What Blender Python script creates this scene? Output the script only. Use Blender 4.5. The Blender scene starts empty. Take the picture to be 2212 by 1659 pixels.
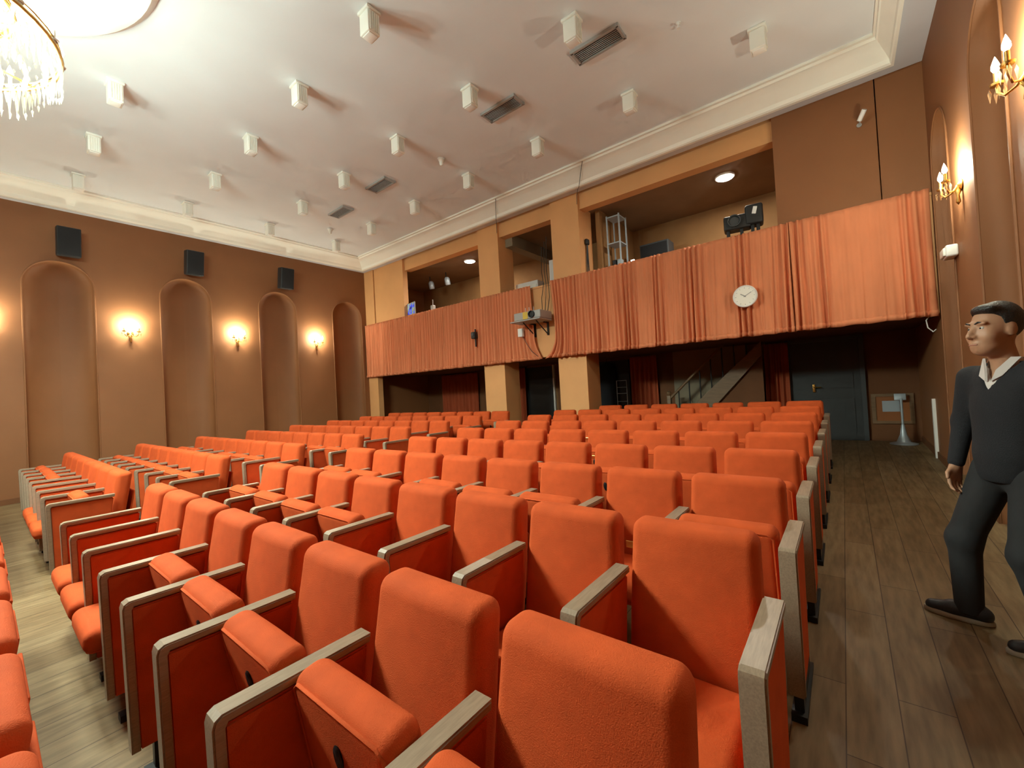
import bpy, bmesh, math, random
import numpy as np
from mathutils import Vector, Matrix
R_ = math.radians
random.seed(7); rng = np.random.default_rng(7)
scene = bpy.context.scene
COL = scene.collection

# ------------------------------------------------------------------ camera, world, exposure
SL = 0.0275                                  # the floor rises gently towards the balcony
def fz(y): return SL * y
F_PX = 909.3
CAM = Vector((0.265, -0.878, 1.566))
def camera():
    yaw, pitch, roll = -0.6685, 0.0159, -0.0552
    f = Vector((math.sin(yaw)*math.cos(pitch), math.cos(yaw)*math.cos(pitch), math.sin(pitch)))
    r = f.cross(Vector((0, 0, 1))).normalized(); u = r.cross(f)
    c, s = math.cos(roll), math.sin(roll)
    r2 = c*r + s*u; u2 = -s*r + c*u
    cd = bpy.data.cameras.new('camera'); co = bpy.data.objects.new('camera', cd); COL.objects.link(co)
    co.matrix_world = Matrix(((r2.x, u2.x, -f.x, CAM.x), (r2.y, u2.y, -f.y, CAM.y), (r2.z, u2.z, -f.z, CAM.z), (0, 0, 0, 1)))
    cd.sensor_fit = 'HORIZONTAL'; cd.sensor_width = 36.0; cd.lens = 36.0*F_PX/2212.0
    cd.clip_start = 0.02; cd.clip_end = 100
    scene.camera = co
camera()
w = bpy.data.worlds.new('world'); scene.world = w; w.use_nodes = True
w.node_tree.nodes['Background'].inputs[0].default_value = (0.02, 0.02, 0.022, 1)
w.node_tree.nodes['Background'].inputs[1].default_value = 0.2
vs = scene.view_settings
vs.view_transform = 'Standard'; vs.look = 'None'; vs.gamma = 1.0; vs.use_curve_mapping = False
vs.exposure = 0.22
cy = scene.cycles; cy.max_bounces = 4; cy.diffuse_bounces = 4; cy.glossy_bounces = 2; cy.transparent_max_bounces = 8; cy.transmission_bounces = 2
cy.use_adaptive_sampling = True; cy.adaptive_threshold = 0.10; cy.adaptive_min_samples = 12; cy.caustics_reflective = False; cy.caustics_refractive = False
P_CHAND = 74.0         # watts for each of the chandelier's eight candle lamps
P_FILL = 150.0         # watts for each of eight added fill spots (down and outwards)
TINT = (0.90, 1.0, 0.83)
P_SCON = 58.0          # watts for each sconce
P_BALC = 60.0          # watts for each balcony lamp
XL, XR, YF, YBK, YST, ZS, ZC = -11.9, 1.3, 7.05, 9.5, -9.0, 5.68, 5.90

# ------------------------------------------------------------------ materials
MATS = {}
def mat(name, col, rough=0.6, metal=0.0, noise=None, bump=None, spec=0.5, emit=None, sheen=0.0, alpha_mix=None, coat=0.0):
    """noise=(scale, amount, stretch) varies the colour; bump=(scale, strength)"""
    m = bpy.data.materials.new(name); m.use_nodes = True; nt = m.node_tree; b = nt.nodes['Principled BSDF']
    b.inputs['Base Color'].default_value = (*col, 1); b.inputs['Roughness'].default_value = rough
    b.inputs['Metallic'].default_value = metal; b.inputs['Specular IOR Level'].default_value = spec
    if sheen: b.inputs['Sheen Weight'].default_value = sheen; b.inputs['Sheen Roughness'].default_value = 0.4; b.inputs['Sheen Tint'].default_value = (*col, 1)
    if coat: b.inputs['Coat Weight'].default_value = coat; b.inputs['Coat Roughness'].default_value = 0.2
    if emit: b.inputs['Emission Color'].default_value = (*emit[0], 1); b.inputs['Emission Strength'].default_value = emit[1]
    if noise or bump:
        tc = nt.nodes.new('ShaderNodeTexCoord')
    if noise:
        mp = nt.nodes.new('ShaderNodeMapping'); nt.links.new(tc.outputs['Object'], mp.inputs[0])
        mp.inputs['Scale'].default_value = noise[2] if len(noise) > 2 else (1, 1, 1)
        n = nt.nodes.new('ShaderNodeTexNoise'); n.inputs['Scale'].default_value = noise[0]; n.inputs['Detail'].default_value = 5
        nt.links.new(mp.outputs[0], n.inputs['Vector'])
        rp = nt.nodes.new('ShaderNodeValToRGB'); a = noise[1]
        rp.color_ramp.elements[0].position = 0.3; rp.color_ramp.elements[1].position = 0.7
        rp.color_ramp.elements[0].color = (*[c*(1-a) for c in col], 1); rp.color_ramp.elements[1].color = (*[min(1, c*(1+a)) for c in col], 1)
        nt.links.new(n.outputs[0], rp.inputs[0]); nt.links.new(rp.outputs[0], b.inputs['Base Color'])
    if bump:
        n2 = nt.nodes.new('ShaderNodeTexNoise'); n2.inputs['Scale'].default_value = bump[0]; n2.inputs['Detail'].default_value = 3
        nt.links.new(tc.outputs['Object'], n2.inputs['Vector'])
        bp = nt.nodes.new('ShaderNodeBump'); bp.inputs['Strength'].default_value = bump[1]; bp.inputs['Distance'].default_value = 0.01
        nt.links.new(n2.outputs[0], bp.inputs['Height']); nt.links.new(bp.outputs[0], b.inputs['Normal'])
    MATS[name] = m
    return m
FAB = mat('seat_fabric', (0.56, 0.088, 0.020), 0.85, noise=(9, 0.10), bump=(320, 0.25), spec=0.2, sheen=0.25)
ARM = mat('arm_wood', (0.29, 0.215, 0.15), 0.34, noise=(14, 0.16, (12, 1, 12)), spec=0.5)
STEEL = mat('black_steel', (0.015, 0.015, 0.016), 0.45, metal=0.3)
BRASS = mat('brass', (0.85, 0.55, 0.16), 0.25, metal=1.0)
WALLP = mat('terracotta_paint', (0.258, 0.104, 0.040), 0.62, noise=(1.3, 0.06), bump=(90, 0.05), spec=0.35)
BALCP = mat('terracotta_pillar_lit', (0.72, 0.37, 0.155), 0.6, noise=(1.5, 0.05), bump=(90, 0.05), spec=0.3)  # terracotta lightened to stand in for stronger light on the balcony front
CEILP = mat('ceiling_paint', (0.78, 0.82, 0.85), 0.8, noise=(0.8, 0.03), spec=0.2)
MOULD = mat('moulding_white', (0.90, 0.88, 0.80), 0.55, noise=(2, 0.02), spec=0.3)
SOFF = mat('soffit_grey', (0.60, 0.60, 0.64), 0.7, noise=(2, 0.03), spec=0.2)
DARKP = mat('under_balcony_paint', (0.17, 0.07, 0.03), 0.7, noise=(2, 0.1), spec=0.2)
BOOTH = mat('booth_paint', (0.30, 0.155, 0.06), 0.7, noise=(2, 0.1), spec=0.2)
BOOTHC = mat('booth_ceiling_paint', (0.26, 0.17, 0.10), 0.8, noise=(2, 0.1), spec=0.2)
BEIGE_LIT = mat('beige_lit', (0.27, 0.22, 0.15), 0.7, noise=(2, 0.06), spec=0.2)  # beige with light painted in, for the stair wall and booth beam
CURT = mat('curtain_velvet', (0.69, 0.245, 0.118), 0.9, noise=(5, 0.08, (1, 1, .3)), spec=0.15, sheen=0.3)
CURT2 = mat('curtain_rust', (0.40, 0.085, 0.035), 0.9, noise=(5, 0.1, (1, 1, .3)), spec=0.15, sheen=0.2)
BLACK = mat('matt_black', (0.012, 0.012, 0.013), 0.55)
BLKCL = mat('speaker_cloth', (0.016, 0.017, 0.02), 0.9, bump=(400, .3))
GREYP = mat('grey_plastic', (0.38, 0.37, 0.36), 0.45)
DGREY = mat('dark_grey', (0.05, 0.055, 0.06), 0.5)
WHITEP = mat('white_plastic', (0.82, 0.82, 0.80), 0.4)
LAMPW = mat('lamp_white', (0.88, 0.87, 0.80), 0.45)
DIFF = mat('lamp_diffuser', (0.9, 0.9, 0.86), 0.5)
BULB = mat('bulb_glow', (1, .95, .85), 0.4, emit=((1, .82, .55), 55.0))
BULBC = mat('chandelier_bulb_glow', (1, .97, .9), 0.4, emit=((1, .93, .74), 22.0))
LEDG = mat('led_disc_glow', (1, 1, 1), 0.4, emit=((1, .97, .88), 14.0))
GOLD = mat('gilded_metal', (0.80, 0.52, 0.17), 0.3, metal=1.0)
DOORG = mat('door_dark_green_grey', (0.030, 0.032, 0.034), 0.5, noise=(3, .12))
TIMB = mat('stair_timber', (0.20, 0.115, 0.055), 0.5, noise=(6, .15, (1, 8, 8)))
PALE = mat('pale_blue_metal', (0.45, 0.52, 0.58), 0.35, metal=.2)
YELL = mat('yellow_sticker', (0.70, 0.48, 0.06), 0.5)
SKIN = mat('skin', (0.40, 0.21, 0.125), 0.5, noise=(18, .06), spec=.4)
HAIR = mat('black_hair', (0.012, 0.011, 0.011), 0.45, bump=(120, .6))
KNIT = mat('navy_knit', (0.008, 0.0082, 0.0115), 0.9, bump=(260, .35), sheen=.12)
TROU = mat('dark_trousers', (0.0125, 0.0125, 0.0145), 0.85, noise=(8, .15), bump=(14, .25))
SHIRT = mat('white_shirt', (0.55, 0.50, 0.48), 0.75)
SHOE = mat('black_shoe', (0.016, 0.016, 0.019), 0.5)
SOLE = mat('shoe_sole', (0.36, 0.31, 0.24), 0.6)
EYEW = mat('eye_white', (0.55, 0.52, 0.48), 0.3)
LIP = mat('lip', (0.33, 0.13, 0.10), 0.5)

def crystal_mat():
    m = bpy.data.materials.new('crystal'); m.use_nodes = True; nt = m.node_tree; nt.nodes.clear()
    o = nt.nodes.new('ShaderNodeOutputMaterial'); t = nt.nodes.new('ShaderNodeBsdfTransparent'); g = nt.nodes.new('ShaderNodeBsdfGlossy')
    t.inputs[0].default_value = (.93, .93, .88, 1); g.inputs[0].default_value = (1, .95, .80, 1); g.inputs['Roughness'].default_value = .08
    tr = nt.nodes.new('ShaderNodeBsdfTranslucent'); tr.inputs[0].default_value = (.95, .92, .78, 1)
    fr = nt.nodes.new('ShaderNodeLayerWeight'); fr.inputs[0].default_value = .35
    mx = nt.nodes.new('ShaderNodeMixShader'); mx2 = nt.nodes.new('ShaderNodeMixShader'); mx.inputs[0].default_value = .14
    nt.links.new(t.outputs[0], mx.inputs[1]); nt.links.new(tr.outputs[0], mx.inputs[2])
    nt.links.new(fr.outputs['Facing'], mx2.inputs[0]); nt.links.new(mx.outputs[0], mx2.inputs[1]); nt.links.new(g.outputs[0], mx2.inputs[2])
    nt.links.new(mx2.outputs[0], o.inputs[0])
    return m
CRYS = crystal_mat()

def floor_mat():
    m = bpy.data.materials.new('floor_laminate'); m.use_nodes = True; nt = m.node_tree; b = nt.nodes['Principled BSDF']
    tc = nt.nodes.new('ShaderNodeTexCoord')
    mp = nt.nodes.new('ShaderNodeMapping'); mp.inputs['Rotation'].default_value = (0, 0, R_(90)); nt.links.new(tc.outputs['Object'], mp.inputs[0])
    br = nt.nodes.new('ShaderNodeTexBrick'); br.inputs['Scale'].default_value = 1.0; br.inputs['Brick Width'].default_value = 1.25; br.inputs['Row Height'].default_value = .19
    br.inputs['Mortar Size'].default_value = .0025; br.offset = .37
    br.inputs['Color1'].default_value = (.185, .118, .056, 1); br.inputs['Color2'].default_value = (.245, .168, .088, 1); br.inputs['Mortar'].default_value = (.07, .04, .02, 1)
    nt.links.new(mp.outputs[0], br.inputs['Vector'])
    m2 = nt.nodes.new('ShaderNodeMapping'); m2.inputs['Scale'].default_value = (9, 1.2, 1); nt.links.new(tc.outputs['Object'], m2.inputs[0])
    n = nt.nodes.new('ShaderNodeTexNoise'); n.inputs['Scale'].default_value = 3; n.inputs['Detail'].default_value = 7; nt.links.new(m2.outputs[0], n.inputs['Vector'])
    rp = nt.nodes.new('ShaderNodeValToRGB'); rp.color_ramp.elements[0].position = .32; rp.color_ramp.elements[1].position = .68
    rp.color_ramp.elements[0].color = (.72, .70, .66, 1); rp.color_ramp.elements[1].color = (1.18, 1.2, 1.2, 1); nt.links.new(n.outputs[0], rp.inputs[0])
    mx = nt.nodes.new('ShaderNodeMixRGB'); mx.blend_type = 'MULTIPLY'; mx.inputs[0].default_value = 1
    nt.links.new(br.outputs[0], mx.inputs[1]); nt.links.new(rp.outputs[0], mx.inputs[2]); nt.links.new(mx.outputs[0], b.inputs['Base Color'])
    b.inputs['Roughness'].default_value = .55; b.inputs['Specular IOR Level'].default_value = .35
    return m
FLOORM = floor_mat()

def screen_mat():
    m = bpy.data.materials.new('monitor_picture'); m.use_nodes = True; nt = m.node_tree; b = nt.nodes['Principled BSDF']
    tc = nt.nodes.new('ShaderNodeTexCoord'); n = nt.nodes.new('ShaderNodeTexNoise'); n.inputs['Scale'].default_value = 5; nt.links.new(tc.outputs['Object'], n.inputs['Vector'])
    rp = nt.nodes.new('ShaderNodeValToRGB'); e = rp.color_ramp.elements
    e[0].position = .36; e[0].color = (.02, .03, .05, 1); e[1].position = .66; e[1].color = (.40, .55, .60, 1)
    k = e.new(.47); k.color = (.05, .10, .9, 1); k = e.new(.55); k.color = (.25, .28, .12, 1)
    nt.links.new(n.outputs[0], rp.inputs[0]); nt.links.new(rp.outputs[0], b.inputs['Emission Color']); b.inputs['Emission Strength'].default_value = .9
    b.inputs['Base Color'].default_value = (.02, .02, .02, 1); b.inputs['Roughness'].default_value = .2
    return m
SCRM = screen_mat()

# ------------------------------------------------------------------ mesh helpers
class MB:
    def __init__(s): s.v = []; s.f = []
    def add(s, vs, fs, M=None):
        o = len(s.v)
        for p in vs:
            p = Vector(p)
            s.v.append(tuple(M @ p) if M is not None else tuple(p))
        s.f += [tuple(i+o for i in f) for f in fs]
        return s
    def box(s, x0, x1, y0, y1, z0, z1, M=None):
        v = [(x0,y0,z0),(x1,y0,z0),(x1,y1,z0),(x0,y1,z0),(x0,y0,z1),(x1,y0,z1),(x1,y1,z1),(x0,y1,z1)]
        return s.add(v, [(0,3,2,1),(4,5,6,7),(0,1,5,4),(1,2,6,5),(2,3,7,6),(3,0,4,7)], M)
    def rbox(s, sx, sy, sz, r, c=(0,0,0), n=3, M=None, fn=None):
        h = (sx/2, sy/2, sz/2); key = {}; vs = []; fs = []
        def samp(hh):
            a = [-hh + r*(1-math.cos(R_(90)*i/n)) if False else -hh + r*i/n for i in range(n)]
            mid = [-hh + r, 0.0, hh - r] if hh > r*1.01 else [0.0]
            return a + mid + [-x for x in reversed(a)]
        def put(p):
            q = [max(-(h[i]-r), min(h[i]-r, p[i])) for i in range(3)]
            d = Vector([p[i]-q[i] for i in range(3)])
            if d.length > 1e-9: d = d.normalized()*r
            p = (q[0]+d[0], q[1]+d[1], q[2]+d[2]); k = tuple(round(x, 6) for x in p)
            if k not in key: key[k] = len(vs); vs.append(p)
            return key[k]
        for ax in range(3):
            a, b = [(1, 2), (2, 0), (0, 1)][ax]
            A, B = samp(h[a]), samp(h[b])
            for sg in (-1, 1):
                g = []
                for u in A:
                    row = []
                    for w_ in B:
                        p = [0, 0, 0]; p[ax] = sg*h[ax]; p[a] = u; p[b] = w_; row.append(put(p))
                    g.append(row)
                for i in range(len(A)-1):
                    for j in range(len(B)-1):
                        q = [g[i][j], g[i+1][j], g[i+1][j+1], g[i][j+1]]
                        if sg < 0: q.reverse()
                        q = list(dict.fromkeys(q))
                        if len(q) >= 3: fs.append(tuple(q))
        out = []
        for p in vs:
            p = Vector(p)
            if fn: p = Vector(fn(p))
            out.append(p + Vector(c))
        return s.add(out, fs, M)
    def tube(s, pts, rad, n=8, cap=True, M=None):
        pts = [Vector(p) for p in pts]; rs = rad if isinstance(rad, (list, tuple)) else [rad]*len(pts)
        vs = []; fs = []; t0 = (pts[1]-pts[0]).normalized()
        up = Vector((0, 0, 1)) if abs(t0.z) < .9 else Vector((1, 0, 0)); a = t0.cross(up).normalized()
        for i, p in enumerate(pts):
            t = (pts[min(i+1, len(pts)-1)]-pts[max(i-1, 0)]).normalized()
            a = (a - t*a.dot(t)).normalized(); b = t.cross(a)
            for k in range(n):
                th = 2*math.pi*k/n; vs.append(p + (a*math.cos(th)+b*math.sin(th))*rs[i])
        for i in range(len(pts)-1):
            for k in range(n): fs.append((i*n+k, i*n+(k+1) % n, (i+1)*n+(k+1) % n, (i+1)*n+k))
        if cap: fs.append(tuple(reversed(range(n)))); fs.append(tuple((len(pts)-1)*n+k for k in range(n)))
        return s.add(vs, fs, M)
    def lathe(s, prof, n=24, c=(0, 0, 0), M=None):
        vs = []; fs = []
        for r, z in prof:
            for k in range(n):
                th = 2*math.pi*k/n; vs.append((c[0]+r*math.cos(th), c[1]+r*math.sin(th), c[2]+z))
        for i in range(len(prof)-1):
            for k in range(n): fs.append((i*n+k, i*n+(k+1) % n, (i+1)*n+(k+1) % n, (i+1)*n+k))
        if prof[0][0] > 1e-6: fs.append(tuple(reversed(range(n))))
        if prof[-1][0] > 1e-6: fs.append(tuple((len(prof)-1)*n+k for k in range(n)))
        return s.add(vs, fs, M)
    def prism(s, poly, x0, x1, M=None):       # poly in (y, z), extruded along x
        n = len(poly); vs = [(x0, y, z) for y, z in poly] + [(x1, y, z) for y, z in poly]
        return s.add(vs, [tuple(reversed(range(n))), tuple(range(n, 2*n))] + [(i, (i+1) % n, n+(i+1) % n, n+i) for i in range(n)], M)
    def mesh(s, name, m, smooth=None, fix=True):
        me = bpy.data.meshes.new(name); me.from_pydata([tuple(p) for p in s.v], [], s.f)
        if fix:
            bm = bmesh.new(); bm.from_mesh(me); bmesh.ops.remove_doubles(bm, verts=bm.verts, dist=1e-5)
            bmesh.ops.recalc_face_normals(bm, faces=bm.faces); bm.to_mesh(me); bm.free()
        if smooth:
            me.shade_smooth(); me.set_sharp_from_angle(angle=R_(smooth))
        me.materials.append(m); me.update()
        return me
def link(name, data, parent=None, loc=(0, 0, 0), rot=None):
    o = bpy.data.objects.new(name, data); COL.objects.link(o); o.location = loc
    if rot: o.rotation_euler = rot
    if parent: o.parent = parent
    return o
def obj(name, mb, m, parent=None, loc=(0, 0, 0), smooth=None, rot=None):
    return link(name, mb.mesh(name, m, smooth), parent, loc, rot)
def tag(o, label, cat, group=None):
    o['label'] = label; o['category'] = cat
    if group: o['group'] = group
    return o
def thing(name, label, cat, loc=(0, 0, 0), rotz=0, group=None):
    o = bpy.data.objects.new(name, None); COL.objects.link(o); o.location = loc; o.rotation_euler = (0, 0, rotz)
    o.empty_display_size = .1
    return tag(o, label, cat, group)
def struct(name, mb, m, smooth=None, parent=None, label=None):
    o = obj(name, mb, m, parent, smooth=smooth); o['kind'] = 'structure'
    if label: o['label'] = label
    return o
def lamp(name, kind, loc, power, col, size, parent=None, rot=None, spread=None):
    l = bpy.data.lights.new(name, kind); l.energy = power; l.color = col
    if kind == 'AREA':
        l.shape = 'DISK'; l.size = size
        if spread: l.spread = spread
    else: l.shadow_soft_size = size
    o = link(name, l, parent, loc, rot)
    return o
ORD = ['first', 'second', 'third', 'fourth', 'fifth', 'sixth', 'seventh', 'eighth', 'ninth', 'tenth']

# ================================================================== THE SETTING
# floor: one gently raked sheet with thickness
b = MB(); y0, y1 = YST, YBK+.1
b.add([(XL-.3,y0,fz(y0)),(XR+.3,y0,fz(y0)),(XR+.3,y1,fz(y1)),(XL-.3,y1,fz(y1)),(XL-.3,y0,fz(y0)-.1),(XR+.3,y0,fz(y0)-.1),(XR+.3,y1,fz(y1)-.1),(XL-.3,y1,fz(y1)-.1)],
      [(0,1,2,3),(7,6,5,4),(0,4,5,1),(1,5,6,2),(2,6,7,3),(3,7,4,0)])
struct('floor', b, FLOORM)

# side walls with arched concave niches
NICHE_Y = [0.16+2.066*k for k in range(-3, 4)]; NR = .485; NSP = 4.15; NBASE = .0; NDEP = .24; NREV = .05
def side_wall(name, X, sgn):
    """sgn=+1: room lies towards +x"""
    b = MB(); zb = -.4; zt = ZS+.25; nseg = 18
    edges = [YST] + [v for c in NICHE_Y for v in (c-NR, c+NR)] + [YBK+.05]
    for i in range(0, len(edges), 2):
        a, c = edges[i], edges[i+1]; b.add([(X,a,zb),(X,c,zb),(X,c,zt),(X,a,zt)], [(0,1,2,3)])
    for c in NICHE_Y:
        base = fz(c) + NBASE
        out = [(-NR, base)] + [(-NR*math.cos(math.pi*k/nseg), NSP+NR*math.sin(math.pi*k/nseg)) for k in range(nseg+1)] + [(NR, base)]
        for k in range(1, nseg+1):
            (ya, za), (yb, zb2) = out[k], out[k+1]
            b.add([(X,c+ya,za),(X,c+yb,zb2),(X,c+yb,zt),(X,c+ya,zt)], [(0,1,2,3)])
        b.add([(X,c-NR,zb),(X,c+NR,zb),(X,c+NR,base),(X,c-NR,base)], [(0,1,2,3)])
        layers = [(1.0, 0.0), (1.0, NREV)] + [(math.cos(R_(90)*t/9), NREV+NDEP*math.sin(R_(90)*t/9)) for t in range(1, 10)]
        vs = []; fs = []; n = len(out)
        for s_, d in layers:
            for (y, z) in out:
                zz = NSP+(z-NSP)*s_ if z > NSP else z
                vs.append((X-sgn*d, c+y*s_, zz))
        for l in range(len(layers)-1):
            for k in range(n-1): fs.append((l*n+k, l*n+k+1, (l+1)*n+k+1, (l+1)*n+k))
        b.add(vs, fs)
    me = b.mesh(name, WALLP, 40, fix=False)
    for p in me.polygons:
        if all(abs(me.vertices[i].co.x-X) < 1e-6 for i in p.vertices): p.use_smooth = False
    o = link(name, me); o['kind'] = 'structure'
    return o
side_wall('wall_left', XL, 1)
side_wall('wall_right', XR, -1)
# slender raised arch trims round each niche
tn = 1
for X, sgn in ((XL, 1), (XR, -1)):
    for c in NICHE_Y:
        b = MB(); base = fz(c); pts = [(-NR-.012, base)] + [(-(NR+.012)*math.cos(math.pi*k/20), NSP+(NR+.012)*math.sin(math.pi*k/20)) for k in range(21)] + [(NR+.012, base)]
        b.tube([(X+sgn*.004, c+y, z) for y, z in pts], .013, n=6)
        struct('trim_%d' % tn, b, WALLP, smooth=50); tn += 1
# baseboards
for nm, X, s in (('baseboard_left', XL, 1), ('baseboard_right', XR, -1)):
    b = MB(); e = [YST] + [v for c in NICHE_Y for v in (c-NR, c+NR)] + [YBK]
    for i in range(0, len(e), 2):
        ya, yb = e[i], e[i+1]; xa, xb = sorted((X-s*.002, X+s*.018))
        b.add([(x, y, fz(y)+z) for x in (xa, xb) for y in (ya, yb) for z in (0, .1)], [(0,1,3,2),(4,6,7,5),(0,4,5,1),(2,3,7,6),(1,5,7,3),(0,2,6,4)])
    struct(nm, b, DARKP)

# ceiling field, soffit band and moulding
IN = {'l': (.30, .80), 'r': (.30, .52), 'b': (.26, .72), 'f': (.30, .70)}
def ring(k, z):          # k: 0 wall, 1 band edge, 2 inner edge, fractional via offset
    o = (lambda s: 0 if k == 0 else IN[s][k-1])
    return [(XL+o('l'), YST+o('f'), z), (XR-o('r'), YST+o('f'), z), (XR-o('r'), YF-o('b'), z), (XL+o('l'), YF-o('b'), z)]
def ringt(t, z):         # t in 0..1 between band edge and inner edge
    o = lambda s: IN[s][0]+(IN[s][1]-IN[s][0])*t
    return [(XL+o('l'), YST+o('f'), z), (XR-o('r'), YST+o('f'), z), (XR-o('r'), YF-o('b'), z), (XL+o('l'), YF-o('b'), z)]
b = MB(); q = ringt(1, ZC)
b.add(q + [(x, y, z+.15) for x, y, z in q], [(3,2,1,0), (4,5,6,7)] + [(i, (i+1) % 4, 4+(i+1) % 4, 4+i) for i in range(4)])
struct('ceiling', b, CEILP)
b = MB(); A, B_ = ring(0, ZS), ring(1, ZS)
b.add(A+B_, [(i, (i+1) % 4, 4+(i+1) % 4, 4+i) for i in range(4)]); struct('trim_%d' % tn, b, SOFF); tn += 1
b = MB(); prof = [(0, ZS), (0, ZS-.06), (.14, ZS-.065), (.20, ZS-.05), (.24, ZS+.0), (.40, ZS+.05), (.60, ZS+.10), (.78, ZS+.15), (.86, ZS+.155), (.90, ZS+.185), (1.0, ZS+.185), (1.0, ZC)]
vs = [p for t, z in prof for p in ringt(t, z)]
b.add(vs, [(l*4+i, l*4+(i+1) % 4, (l+1)*4+(i+1) % 4, (l+1)*4+i) for l in range(len(prof)-1) for i in range(4)])
struct('trim_%d' % tn, b, MOULD, smooth=25); tn += 1
# stage-end wall behind the camera
b = MB(); b.box(XL, XR, YST-.1, YST, -.4, ZS+.25); struct('wall_front', b, WALLP)

# balcony front: pillars, beams, solid end panels, parapet, slab, booth shell
PIL = [(-6.86, -6.20), (-4.66, -3.97)]
b = MB(); b.box(XL-.05, XR+.05, YBK, YBK+.12, -.2, 2.42); b.box(XL-.05, XR+.05, YBK, YBK+.12, 2.42, 5.62); struct('wall_back', b, BOOTH)
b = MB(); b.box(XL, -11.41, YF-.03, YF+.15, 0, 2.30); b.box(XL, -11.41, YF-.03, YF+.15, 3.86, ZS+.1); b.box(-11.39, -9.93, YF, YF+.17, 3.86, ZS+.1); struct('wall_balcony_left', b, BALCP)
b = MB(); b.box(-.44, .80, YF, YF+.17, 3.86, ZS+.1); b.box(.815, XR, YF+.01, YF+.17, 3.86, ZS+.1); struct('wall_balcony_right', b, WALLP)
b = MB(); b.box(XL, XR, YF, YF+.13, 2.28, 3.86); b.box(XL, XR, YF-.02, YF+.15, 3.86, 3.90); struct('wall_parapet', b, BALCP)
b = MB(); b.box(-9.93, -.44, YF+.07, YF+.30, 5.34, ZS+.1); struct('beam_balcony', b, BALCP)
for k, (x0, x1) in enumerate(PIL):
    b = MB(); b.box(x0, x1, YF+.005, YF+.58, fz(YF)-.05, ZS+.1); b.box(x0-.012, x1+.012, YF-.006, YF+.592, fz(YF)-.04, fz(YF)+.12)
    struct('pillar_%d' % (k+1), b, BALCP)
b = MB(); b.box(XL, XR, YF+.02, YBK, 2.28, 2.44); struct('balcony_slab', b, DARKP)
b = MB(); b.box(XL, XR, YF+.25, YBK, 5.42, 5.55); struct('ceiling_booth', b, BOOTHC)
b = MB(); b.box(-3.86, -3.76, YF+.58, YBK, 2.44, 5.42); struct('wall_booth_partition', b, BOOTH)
b = MB(); b.box(-6.25, -5.98, YF+.30, YBK, 5.14, 5.42); struct('beam_booth', b, BEIGE_LIT)  # pale colour on this beam replaces lamp light falling on it
b = MB(); b.box(-2.95, -1.40, YBK-.03, YBK, fz(YBK)-.05, 2.28); struct('wall_stair_lit', b, BEIGE_LIT)  # lighter panel paints in the stairwell light on the back wall
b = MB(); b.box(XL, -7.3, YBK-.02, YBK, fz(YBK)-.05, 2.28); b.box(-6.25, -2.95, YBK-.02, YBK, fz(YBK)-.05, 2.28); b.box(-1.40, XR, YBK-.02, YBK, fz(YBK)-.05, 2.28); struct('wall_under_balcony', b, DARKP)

# doors at the back, under the balcony
def door(n, x0, x1, z1, m, fr=True, leaves=1):
    z0 = fz(YBK)
    b = MB(); b.box(x0, x1, YBK-.06, YBK-.02, z0, z1)
    d = struct('door_%d' % n, b, m)
    if fr:
        f = MB(); f.box(x0-.07, x0, YBK-.09, YBK-.005, z0, z1+.07); f.box(x1, x1+.07, YBK-.09, YBK-.005, z0, z1+.07); f.box(x0, x1, YBK-.09, YBK-.005, z1, z1+.07)
        obj('door_frame', f, DGREY, d)
        for (a, c, e, g) in ((.1, .9, .08, .42), (.1, .9, .52, .93)):
            p = MB(); w_, h = x1-x0, z1-z0; p.box(x0+a*w_, x0+c*w_, YBK-.075, YBK-.06, z0+e*h, z0+g*h); obj('door_panel', p, m, d)
        k = MB(); k.rbox(.045, .02, .16, .008, c=(x0+.34*(x1-x0), YBK-.085, z0+1.02)); k.tube([(x0+.34*(x1-x0), YBK-.09, z0+1.04), (x0+.34*(x1-x0), YBK-.13, z0+1.04), (x0+.34*(x1-x0)+.12, YBK-.13, z0+1.04)], .011)
        obj('door_handle', k, BRASS, d, smooth=40)
    return d
door(1, -7.30, -6.34, 2.22, BLACK, fr=False)  # black panel stands in for the darkness of an open doorway
b = MB(); b.box(-6.36, -6.31, YBK-.08, YBK-.01, fz(YBK), 2.25); struct('trim_%d' % tn, b, WHITEP); tn += 1
door(2, -5.0, -4.05, 2.2, BLACK, fr=False)  # also a black panel painting the dark inside a doorway
door(3, -.60, .50, 2.20, DOORG)
b = MB(); b.box(XR-.035, XR, 7.90, 7.975, fz(7.9), 1.10); struct('trim_%d' % tn, b, WHITEP); tn += 1

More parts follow.
